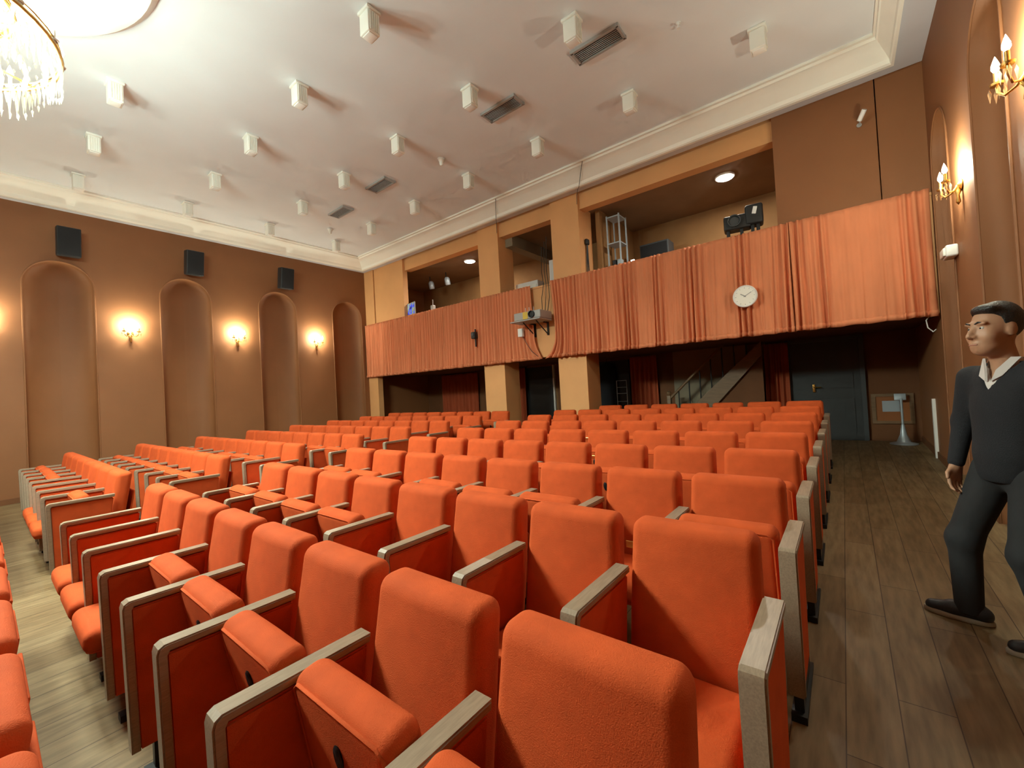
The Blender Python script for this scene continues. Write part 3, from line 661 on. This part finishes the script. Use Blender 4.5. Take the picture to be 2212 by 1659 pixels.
# white emergency lamp, security camera, hook on the right
t = thing('emergency_light', 'small white emergency light on right wall beside the curtain end', 'emergency light', (XR, 5.80, 2.76))
b = MB(); b.rbox(.10, .24, .13, .02, c=(-.05, 0, .065), n=2); obj('case', b, WHITEP, t, smooth=40)
b = MB(); b.rbox(.03, .20, .09, .012, c=(-.105, 0, .06), n=2); obj('lens', b, LAMPW, t, smooth=40)
t = thing('security_camera', 'small white camera high on the wall above the balcony curtain', 'camera', (.62, YF, 5.10))
b = MB(); b.tube([(0, -.10, .02), (.06, -.18, .12)], .03, n=12); obj('barrel', b, WHITEP, t, smooth=50)
b = MB(); b.lathe([(0, 0), (.03, 0), (.03, .015), (0, .015)], 14, M=RX); b.tube([(0, 0, 0), (.02, -.13, .05)], .009); obj('mount', b, GREYP, t, smooth=50)
b = MB(); b.tube([(1.20, 7.02, 2.26), (1.16, 7.0, 2.20), (1.17, 6.99, 2.10), (1.22, 7.0, 2.04), (1.25, 7.02, 2.07)], .007, n=6); o = obj('cable', b, WHITEP, smooth=50); tag(o, 'short pale cable loop below the right end of the curtain', 'cable')

# ================================================================== INSIDE THE BALCONY BOOTH
def led(x, y, label):
    t = thing('round_ceiling_lamp', label, 'ceiling light', (x, y, 5.42))
    b = MB(); b.lathe([(0, 0), (.17, 0), (.17, -.03), (.15, -.035), (0, -.035)], 32); obj('housing', b, WHITEP, t, smooth=40)
    b = MB(); b.lathe([(0, -.036), (.145, -.036), (.14, -.048), (0, -.052)], 32); obj('diffuser', b, LEDG, t, smooth=40)
    lamp('booth_lamp', 'AREA', (0, 0, -.06), P_BALC, (1, .93, .78), .26, t)
led(-1.32, 8.0, 'glowing round ceiling lamp in the right balcony opening')
led(-8.1, 8.05, 'glowing round ceiling lamp in the left balcony opening')
t = thing('monitor', 'monitor with a bluish picture on the balcony edge', 'monitor', (-9.70, 7.13, 3.90), R_(-10))
b = MB(); b.rbox(.44, .03, .36, .008, c=(0, 0, .26), n=1); obj('case', b, GREYP, t)
b = MB(); b.box(-.20, .20, -.019, -.016, .10, .42); obj('screen', b, SCRM, t)
b = MB(); b.lathe([(0, 0), (.10, 0), (.10, .01), (.02, .02), (.02, .1), (0, .1)], 18, c=(0, .02, 0)); obj('stand', b, GREYP, t, smooth=40)
for n, (x, y, lb) in enumerate([(-10.15, 8.3, 'pale lantern hanging in the left balcony opening, nearer the left wall'), (-9.45, 8.35, 'pale lantern hanging in the left balcony opening, nearer the pillar')]):
    t = thing('hanging_lantern', lb, 'stage light', (x, y, 5.42))
    b = MB(); b.tube([(0, 0, 0), (0, 0, -.16)], .012); obj('hanger', b, STEEL, t)
    b = MB(); b.lathe([(0, -.14), (.05, -.15), (.085, -.20), (.085, -.38), (.07, -.40), (0, -.40)], 18, M=Matrix.Rotation(R_(12), 4, 'X')); obj('barrel', b, PALE, t, smooth=40)
b = MB(); b.rbox(.10, .10, .20, .01, c=(0, 0, .10), n=1); b.tube([(0, 0, .2), (0, 0, .36)], .012); o = obj('small_post', b, GREYP, loc=(-9.62, 7.9, 3.9)); o.location = (-8.75, 7.13, 3.90); tag(o, 'small grey stand on the balcony edge below the left lamp', 'stand')
t = thing('white_cabinet_unit', 'white boxed appliance in the middle balcony opening', 'appliance', (-5.95, 7.95, 2.44))
b = MB(); b.rbox(.70, .30, 1.86, .02, c=(0, 0, .93), n=1); obj('body', b, WHITEP, t)
b = MB(); b.rbox(.62, .02, .22, .006, c=(0, -.155, 1.66), n=1); obj('front_panel', b, LAMPW, t)
b = MB(); b.box(-.28, .28, -.168, -.165, 1.52, 1.56); obj('slot', b, DGREY, t)
t = thing('white_panel_light', 'tall white panel hanging behind the projector cables', 'panel', (-5.36, 8.2, 4.30))
b = MB(); b.rbox(.22, .06, .52, .012, c=(0, 0, .26), n=1); obj('panel', b, WHITEP, t)
b = MB(); b.box(.10, .17, -.05, .05, -.02, .58); obj('edge_frame', b, BLACK, t)
b = MB(); b.tube([(0, 0, .5), (0, 0, 1.12)], .01); obj('hanger', b, STEEL, t)
# metal shelf rack behind the second pillar
t = thing('metal_rack', 'tall thin metal rack beside the right pillar in the balcony', 'rack', (-3.52, 7.95, 2.44))
for x in (-.14, .14):
    for y in (-.18, .18): b = MB(); b.box(x-.014, x+.014, y-.014, y+.014, 0, 2.84); obj('post', b, PALE, t)
for z in (.5, 1.1, 1.65, 2.22, 2.8): b = MB(); b.box(-.15, .15, -.19, .19, z-.012, z+.012); obj('shelf', b, PALE, t)
for z, c, m in ((1.67, -.04, BLACK), (1.67, .07, PALE)): b = MB(); b.rbox(.09, .16, .20, .015, c=(c, -.05, z+.10), n=1); obj('shelf_item', b, m, t)
t = thing('microphone_cables', 'black cables bunched on a hook on the right pillar', 'cable', (-3.962, 7.32, 3.9))
b = MB()
for k in range(5): b.tube([(.012+.004*k, -.06+.03*k, .0), (.016, -.05+.025*k, .35), (.03, -.02+.01*k, .72), (.03, .0, .80)], .006, n=5)
obj('strands', b, BLACK, t, smooth=50)
b = MB(); b.rbox(.06, .12, .12, .02, c=(.03, 0, .78), n=2); obj('coil', b, BLACK, t, smooth=50)
t = thing('stage_monitor', 'black loudspeaker cabinet at the back of right balcony opening', 'loudspeaker', (-2.98, 8.9, 2.44))
b = MB(); b.rbox(.66, .40, 1.05, .02, c=(0, 0, 1.80), n=1); obj('cabinet', b, DGREY, t)
b = MB(); b.rbox(.60, .012, .98, .005, c=(0, -.205, 1.80), n=1); obj('grille', b, BLKCL, t)
b = MB(); b.tube([(0, 0, .02), (0, 0, 1.3)], .03); b.lathe([(0, 0), (.25, 0), (.25, .02), (0, .03)], 20); obj('stand', b, STEEL, t, smooth=40)
t = thing('desk_lamp', 'tiny lit desk lamp behind the balcony curtain edge', 'lamp', (-2.98, 7.40, 2.44))
b = MB(); b.box(-.45, .45, -.2, .3, 1.38, 1.42); obj('desk', b, BLACK, t)
for k in (-.03, .0, .03): b = MB(); b.rbox(.014, .03, .13, .005, c=(k, 0, 1.58), n=1); obj('tube', b, LEDG, t)
b = MB(); b.lathe([(0, 1.42), (.05, 1.42), (.05, 1.44), (.012, 1.45), (.012, 1.52), (.05, 1.52), (0, 1.52)], 16); obj('base', b, BLACK, t, smooth=40)

# ================================================================== UNDER THE BALCONY
t = thing('hanging_coat', 'dark navy coat hanging beside the second pillar under the balcony', 'coat', (-4.62, 9.36, 1.0))
b = MB(); n = 20
for (z0_, hw, d) in ((0,)*3,)[:0]: pass
vs = []; prof = [(1.16, .03, .03), (1.10, .16, .05), (.95, .22, .07), (.6, .20, .08), (.2, .23, .09), (-.1, .26, .09)]
for z, hw, d in prof:
    for k in range(n): a = 2*math.pi*k/n; rr = 1+.12*math.sin(5*a+z*3); vs.append((hw*math.cos(a)*rr, d*math.sin(a)*rr, z))
b.add(vs, [(l*n+k, l*n+(k+1) % n, (l+1)*n+(k+1) % n, (l+1)*n+k) for l in range(len(prof)-1) for k in range(n)]); obj('cloth', b, KNIT, t, smooth=70)
b = MB(); b.tube([(0, 0, 1.16), (0, 0, 1.24), (0, .06, 1.27)], .008); obj('hook', b, STEEL, t)
t = thing('wire_rack', 'thin white wire rack standing near the rust curtain', 'rack', (-4.10, 9.05, fz(9.05)))
for x in (-.13, .13): b = MB(); b.tube([(x, 0, 0), (x, 0, 1.42)], .010); b.tube([(x, -.12, .01), (x, .12, .01)], .010); obj('upright', b, PALE, t, smooth=50)
for z in (.5, .7, .9, 1.1, 1.25, 1.42): b = MB(); b.tube([(-.13, 0, z), (.13, 0, z)], .007); obj('bar', b, PALE, t, smooth=50)
t = thing('framed_picture', 'brown framed picture low on the wall beside the dark door', 'picture', (.92, YBK-.02, .58))
b = MB(); b.box(-.24, .24, -.02, 0, .02, .53); obj('mount', b, mat('picture_brown', (.30, .10, .025), .5), t)
b = MB()
for s in (-1, 1): b.box(s*.26-.03, s*.26+.03, -.035, 0, 0, .55); b.box(-.23, .23, -.035, 0, .275+s*.25-.025, .275+s*.25+.025)
obj('frame', b, TIMB, t)
b = MB(); b.rbox(.24, .006, .20, .002, c=(-.02, -.024, .32), n=1, M=Matrix.Rotation(R_(12), 4, 'Y') if False else None); obj('print', b, PALE, t)
t = thing('pedestal_stand', 'slim pale pedestal stand with a flared base by the picture', 'stand', (1.02, 9.15, fz(9.15)))
b = MB(); b.lathe([(0, .0), (.19, .0), (.19, .015), (.10, .04), (.05, .16), (.028, .30), (.022, .34), (0, .34)], 24); obj('base', b, PALE, t, smooth=50)
b = MB(); b.tube([(0, 0, .3), (0, 0, .80)], .018, n=12); obj('pole', b, PALE, t, smooth=50)
b = MB(); b.rbox(.16, .03, .12, .01, c=(0, -.02, .84), n=1, M=Matrix.Rotation(R_(-14), 4, 'X')); obj('head', b, PALE, t, smooth=50)

# ================================================================== THE MAN (signed-distance body, meshed with surface nets)
def surface_net(val, lo, h):
    nx, ny, nz = val.shape; ins = val < 0
    c = np.zeros((nx-1, ny-1, nz-1, 3)); cnt = np.zeros((nx-1, ny-1, nz-1))
    corners = [(i, j, k) for i in (0, 1) for j in (0, 1) for k in (0, 1)]
    V = {cn: val[cn[0]:nx-1+cn[0], cn[1]:ny-1+cn[1], cn[2]:nz-1+cn[2]] for cn in corners}
    for a in corners:
        for ax in range(3):
            if a[ax]: continue
            b2 = list(a); b2[ax] = 1; b2 = tuple(b2); va, vb = V[a], V[b2]; m_ = (va < 0) != (vb < 0)
            tt = np.where(m_, va/np.where(va-vb == 0, 1, va-vb), 0)
            for d in range(3): c[..., d] += np.where(m_, a[d]+(tt if d == ax else 0), 0)
            cnt += m_
    act = cnt > 0; idx = -np.ones(act.shape, int); idx[act] = np.arange(act.sum()); ii = np.argwhere(act)
    verts = (ii + c[act]/cnt[act][:, None])*h + np.array(lo); faces = []
    for ax in range(3):
        b_, d_ = [(1, 2), (2, 0), (0, 1)][ax]
        s0 = [slice(1, -1)]*3; s1 = [slice(1, -1)]*3; s0[ax] = slice(0, -1); s1[ax] = slice(1, None)
        A, B2 = ins[tuple(s0)], ins[tuple(s1)]; ch = np.argwhere(A != B2)
        if not len(ch): continue
        p = ch.copy(); p[:, b_] += 1; p[:, d_] += 1; flip = A[tuple(ch.T)]
        def at(ob, od): q_ = p.copy(); q_[:, b_] -= ob; q_[:, d_] -= od; return idx[tuple(q_.T)]
        Q = np.stack([at(1, 1), at(0, 1), at(0, 0), at(1, 0)], 1)
        Q[~flip] = Q[~flip][:, ::-1]; faces.append(Q[(Q >= 0).all(1)])
    return verts, np.concatenate(faces)
class SDF:
    def __init__(s, lo, hi, h):
        s.lo = np.array(lo); s.h = h; n = [int((hi[i]-lo[i])/h)+2 for i in range(3)]
        s.ax = [lo[i]+h*np.arange(n[i]) for i in range(3)]; s.v = np.full(n, 1.0)
    def reg(s, lo, hi, pad):
        sl = tuple(slice(max(0, int((lo[i]-pad-s.lo[i])/s.h)), min(len(s.ax[i]), int((hi[i]+pad-s.lo[i])/s.h)+2)) for i in range(3))
        P = np.stack(np.meshgrid(*[s.ax[i][sl[i]] for i in range(3)], indexing='ij'), -1); return sl, P
    def comb(s, sl, d, k, sub=False):
        a = s.v[sl]
        if sub: s.v[sl] = np.maximum(a, -d); return
        hh = np.clip(.5+.5*(a-d)/k, 0, 1); s.v[sl] = a*(1-hh)+d*hh-k*hh*(1-hh)
    def cap(s, a, b, ra, rb, k=.03, sub=False):
        a, b = np.array(a, float), np.array(b, float); r = max(ra, rb)
        sl, P = s.reg(np.minimum(a, b)-r, np.maximum(a, b)+r, k+.06); ba = b-a
        t_ = np.clip(((P-a)@ba)/(ba@ba), 0, 1); d = np.linalg.norm(P-a-t_[..., None]*ba, axis=-1)-(ra+(rb-ra)*t_); s.comb(sl, d, k, sub); return s
    def ell(s, c, r, M=None, k=.03, sub=False):
        c = np.array(c, float); r = np.array(r, float); rm = r.max(); sl, P = s.reg(c-rm, c+rm, k+.06); Q = P-c
        if M is not None: Q = Q@np.array(M)
        d = (np.linalg.norm(Q/r, axis=-1)-1)*r.min(); s.comb(sl, d, k, sub); return s
    def plane(s, p, n):                                # keep the side n points away from
        P = np.stack(np.meshgrid(*s.ax, indexing='ij'), -1); n = np.array(n, float); n /= np.linalg.norm(n); s.v = np.maximum(s.v, (P-np.array(p))@n); return s
    def mesh(s, name, m, org):
        vs_, fs_ = surface_net(s.v, s.lo, s.h); me = bpy.data.meshes.new(name); me.from_pydata((vs_-np.array(org)).tolist(), [], fs_.tolist())
        me.materials.append(m); me.shade_smooth(); me.update(); return me
MX, MY = .955, 2.57; MZ = fz(MY); ORG = (MX, MY, MZ)
F = np.array((-.80, -.60, 0.)); RT = np.array((-.60, .80, 0.)); UP = np.array((0, 0, 1.))
def L(x, y, z, o=(MX, MY, 0)): return np.array(o) + RT*x + F*y + UP*z      # x: his right, y: forward
man = thing('person', 'man in dark sweater and trousers with white collar walking in right aisle', 'person', ORG)
hipR, hipL = L(.095, 0, .97), L(-.095, 0, .97)
kneR, ankR, toeR = np.array((.76, 2.665, .56)), np.array((.765, 2.685, .16)), np.array((.575, 2.735, .105))
kneL, ankL, toeL = np.array((.955, 2.43, .565)), np.array((1.04, 2.415, .165)), np.array((.890, 2.40, .105))
chest, neck0 = L(0, .005, 1.33), L(0, -.01, 1.555)
shR, shL = L(.185, -.005, 1.495), L(-.185, -.005, 1.495)
elR, wrR = np.array((.810, 2.775, 1.235)), np.array((.755, 2.690, 1.005))
elL, wrL = np.array((1.155, 2.345, 1.225)), np.array((1.09, 2.265, 1.00))
HS = 1.08; HC = L(0, .055, 1.758); a_ = .10                                       # head centre, turned a little to his right
HF = F*math.cos(a_)+RT*math.sin(a_); HR = RT*math.cos(a_)-F*math.sin(a_)
HM = np.stack([HR, HF, UP], 1)                                         # world <- head axes
def H(x, y, z): return HC + (HR*x + HF*y + UP*z)*HS
def hr_(*r): return tuple(v*HS for v in r)
def hand(S, w0, dirn, fwd, med, k=.010):
    """palm and five fingers hanging from wrist w0 along dirn; fwd: thumb side; med: palm side"""
    S.cap(w0, w0+dirn*.035, .026, .026, .02); pc = w0+dirn*.075
    for o in (-.028, -.010, .010, .028): S.cap(w0+dirn*.03+fwd*o*.6, w0+dirn*.10+fwd*o, .017, .0145, .012)
    for o, ln in ((.031, .072), (.011, .082), (-.010, .076), (-.030, .058)):
        p0 = w0+dirn*.10+fwd*o; p1 = p0+dirn*ln*.45+med*.006; p2 = p1+dirn*ln*.33+med*ln*.22; p3 = p2+dirn*ln*.14+med*ln*.25
        S.cap(p0, p1, .0100, .0090, k*.4); S.cap(p1, p2, .0090, .0082, k*.4); S.cap(p2, p3, .0082, .0074, k*.4)
    t0 = w0+dirn*.04+fwd*.026; t1 = t0+dirn*.032+fwd*.026+med*.008; t2 = t1+dirn*.030+fwd*.006+med*.010
    S.cap(t0, t1, .0135, .0105, .008); S.cap(t1, t2, .0105, .0085, .006)
S = SDF((.52, 2.10, .05), (1.29, 3.0, 1.92), .0075)
# trunk and limbs under the clothes
S.ell(L(0, 0, 1.02), (.115, .085, .12), HM); S.ell(chest, (.135, .085, .20), HM, k=.05); S.cap(L(.11, 0, 1.47), L(-.11, 0, 1.47), .055, .055, .05)
for h_, kn, an in ((hipR, kneR, ankR), (hipL, kneL, ankL)): S.cap(h_, kn, .062, .042, .03); S.cap(kn, an, .042, .030, .03)
for an, to in ((ankR, toeR), (ankL, toeL)): S.cap(an-UP*.04, an*.45+to*.55-UP*.012, .026, .018, .03)
for sh, el, wr in ((shR, elR, wrR), (shL, elL, wrL)): S.cap(sh, el, .040, .032, .03); S.cap(el, wr, .031, .024, .03)
dn = np.array((-.14, -.12, -1.)); dn /= np.linalg.norm(dn)
hand(S, wrR, dn, (F-dn*(F@dn)), -RT); hand(S, wrL, dn, (F-dn*(F@dn)), RT)
S.cap(neck0-UP*.05, HC-UP*.07-HF*.02, .058, .052, .03)
# head
S.ell(H(0, -.018, .030), hr_(.076, .096, .098), HM, k=.03); S.ell(H(0, .026, -.040), hr_(.066, .072, .088), HM, k=.03); S.ell(H(0, .050, -.098), hr_(.042, .040, .032), HM, k=.03)
for sx in (-1, 1):
    S.ell(H(sx*.042, .055, -.035), hr_(.024, .026, .030), HM, k=.02); S.ell(H(sx*.030, .080, .028), hr_(.028, .012, .009), HM, k=.012)
    S.ell(H(sx*.077, -.012, -.012), hr_(.010, .022, .034), HM, k=.008); S.ell(H(sx*.031, .094, .004), hr_(.017, .012, .011), HM, k=.01, sub=True)
S.cap(H(0, .090, .008), H(0, .114, -.034), .010, .014, .012)
for sx in (-1, 1): S.ell(H(sx*.014, .100, -.038), hr_(.010, .011, .009), HM, k=.008)
S.ell(H(0, .094, -.070), hr_(.024, .010, .006), HM, k=.006); S.ell(H(0, .092, -.083), hr_(.021, .010, .007), HM, k=.006)
link('body', S.mesh('body', SKIN, ORG), man)
for sx in (-1, 1):
    b = MB(); b.lathe([(0, -.011), (.006, -.009), (.0105, -.003), (.0105, .003), (.006, .009), (0, .011)], 12, c=tuple(H(sx*.031, .076, .004)-np.array(ORG))); e = obj('eye', b, EYEW, man, smooth=60)
    b = MB(); b.lathe([(0, -.005), (.0045, -.003), (.0055, 0), (.0045, .003), (0, .005)], 10, c=tuple(H(sx*.030, .0835, .004)-np.array(ORG))); obj('iris', b, HAIR, e, smooth=60)
    b = MB(); b.tube([tuple(H(sx*.012, .094, .027)-np.array(ORG)), tuple(H(sx*.030, .094, .034)-np.array(ORG)), tuple(H(sx*.050, .078, .028)-np.array(ORG))], [.003, .0045, .002], n=6); obj('eyebrow', b, HAIR, man, smooth=60)
b = MB(); b.tube([tuple(H(x, .1025-abs(x)*.25, -.0765)-np.array(ORG)) for x in (-.022, -.010, 0, .010, .022)], [.002, .003, .003, .003, .002], n=6); obj('lips', b, LIP, man, smooth=60)
# hair: short, brushed to the side, shorter round the ears
S = SDF(HC-.18, HC+.19, .005)
S.ell(H(0, -.024, .036), hr_(.081, .098, .102), HM, k=.02); S.ell(H(-.015, .050, .098), hr_(.055, .032, .022), HM, k=.03)
P_ = (np.stack(np.meshgrid(*S.ax, indexing='ij'), -1)-HC)/HS; hx, hy, hz = P_@HR, P_@HF, P_@UP
line = np.interp(hy, [-.13, -.08, -.045, -.03, .012, .022, .040, .075], [-.085, -.080, -.045, .000, .000, .050, .068, .080])
S.v = np.maximum(S.v, (line-hz)*.7)
link('hair', S.mesh('hair', HAIR, ORG), man)
# sweater
S = SDF((.55, 2.10, .85), (1.29, 3.0, 1.66), .0085)
S.ell(L(0, .012, 1.10), (.150, .120, .17), HM, k=.06); S.ell(L(0, .008, 1.32), (.172, .122, .23), HM, k=.07); S.cap(L(.13, -.01, 1.475), L(-.13, -.01, 1.475), .072, .072, .06)
S.cap(L(.06, -.015, 1.52), L(-.06, -.015, 1.52), .065, .065, .04)
for sh, el, wr in ((shR, elR, wrR), (shL, elL, wrL)): S.cap(sh, el, .066, .052, .04); S.cap(el, wr, .051, .038, .03)
S.cap(L(0, 0, .99), L(0, 0, 1.05), .138, .138, .05)
P_ = np.stack(np.meshgrid(*S.ax, indexing='ij'), -1)-np.array((MX, MY, 0)); lx, ly, lz = P_@RT, P_@F, P_@UP
inner = np.sqrt((lx/.128)**2+((ly-.0)/.092)**2)-1
S.v = np.maximum(S.v, .93-lz)                                                                   # hem
S.v = np.maximum(S.v, np.where(np.sqrt(lx**2+(ly+.015)**2) < .10, lz-1.575, -1))                  # neck opening
vcut = np.minimum(lz-(1.425+1.55*np.abs(lx)), np.minimum(ly-.015, .085-np.abs(lx)))               # V in front
S.v = np.maximum(S.v, vcut)
S.v = np.maximum(S.v, -(np.sqrt(lx**2+(ly+.005)**2)-.066+ (lz < 1.42)))                           # room for the neck
link('sweater', S.mesh('sweater', KNIT, ORG), man)
# shirt seen in the V, with its collar
S = SDF((.60, 2.2, 1.28), (1.25, 2.95, 1.70), .007)
S.ell(L(0, .004, 1.36), (.145, .106, .21), HM, k=.05); S.cap(L(0, -.012, 1.50), L(0, .0, 1.585), .073, .070, .03)
P_ = np.stack(np.meshgrid(*S.ax, indexing='ij'), -1)-np.array((MX, MY, 0)); lx, ly, lz = P_@RT, P_@F, P_@UP
S.v = np.maximum(S.v, -(np.sqrt(lx**2+(ly+.004)**2)-.0605+(lz < 1.50))); S.v = np.maximum(S.v, lz-(1.60-.45*np.maximum(0, ly)))
S.v = np.maximum(S.v, np.minimum(np.minimum(lz-(1.47+1.4*np.abs(lx)), ly-.02), .06-np.abs(lx)))   # open collar
link('shirt', S.mesh('shirt', SHIRT, ORG), man)
for sx in (-1, 1):
    b = MB(); q = [L(sx*.008, .098, 1.475), L(sx*.052, .082, 1.505), L(sx*.080, .010, 1.598), L(sx*.062, .044, 1.600), L(sx*.022, .082, 1.535)]
    q2 = [p_+F*.008+RT*sx*.006 for p_ in q]; b.add([tuple(p_-np.array(ORG)) for p_ in q+q2], [(0,1,2,3,4), (9,8,7,6,5)] + [(i, (i+1) % 5, 5+(i+1) % 5, 5+i) for i in range(5)]); obj('collar', b, SHIRT, man, smooth=50)
# trousers
S = SDF((.55, 2.15, .09), (1.27, 3.0, 1.10), .0085)
S.ell(L(0, -.005, .98), (.150, .115, .11), HM, k=.05)
for h_, kn, an in ((hipR, kneR, ankR), (hipL, kneL, ankL)): S.cap(h_, kn, .096, .074, .04); S.cap(kn, an-UP*.02, .073, .062, .04)
S.plane((0, 0, 1.045), (0, 0, 1)); S.plane((0, 0, .125), (0, 0, -1))
link('trousers', S.mesh('trousers', TROU, ORG), man)
# shoes
for an, to in ((ankR, toeR), (ankL, toeL)):
    d = to-an; d[2] = 0; d /= np.linalg.norm(d); sd = np.array((-d[1], d[0], 0)); g = fz(an[1])
    base = np.array((an[0], an[1], g)); lo = base-np.array((.30, .30, .01)); S = SDF(lo, base+np.array((.30, .30, .20)), .007)
    S.cap(base-d*.055+UP*.055, base+d*.06+UP*.055, .043, .044, .02); S.cap(base+d*.06+UP*.045, base+d*.155+UP*.04, .043, .034, .03); S.cap(base-d*.02+UP*.07, base-d*.01+UP*.115, .042, .044, .03)
    S.plane((0, 0, g+.026), (0, 0, -1)); sh = link('shoe', S.mesh('shoe', SHOE, ORG), man)
    b = MB(); n = 28; vs = []
    for z, gr in ((.001, .0), (.006, .004), (.024, .004), (.030, .0)):
        for k in range(n):
            a = 2*math.pi*k/n; ca, sa = math.cos(a), math.sin(a); p_ = base + d*(.048+(.145+gr)*ca) + sd*((.046+gr)*sa*(1-.12*ca*ca)) + UP*z; vs.append(tuple(p_-np.array(ORG)))
    b.add(vs, [(l*n+k, l*n+(k+1) % n, (l+1)*n+(k+1) % n, (l+1)*n+k) for l in range(3) for k in range(n)] + [tuple(reversed(range(n))), tuple(3*n+k for k in range(n))]); obj('sole', b, SOLE, sh, smooth=50)
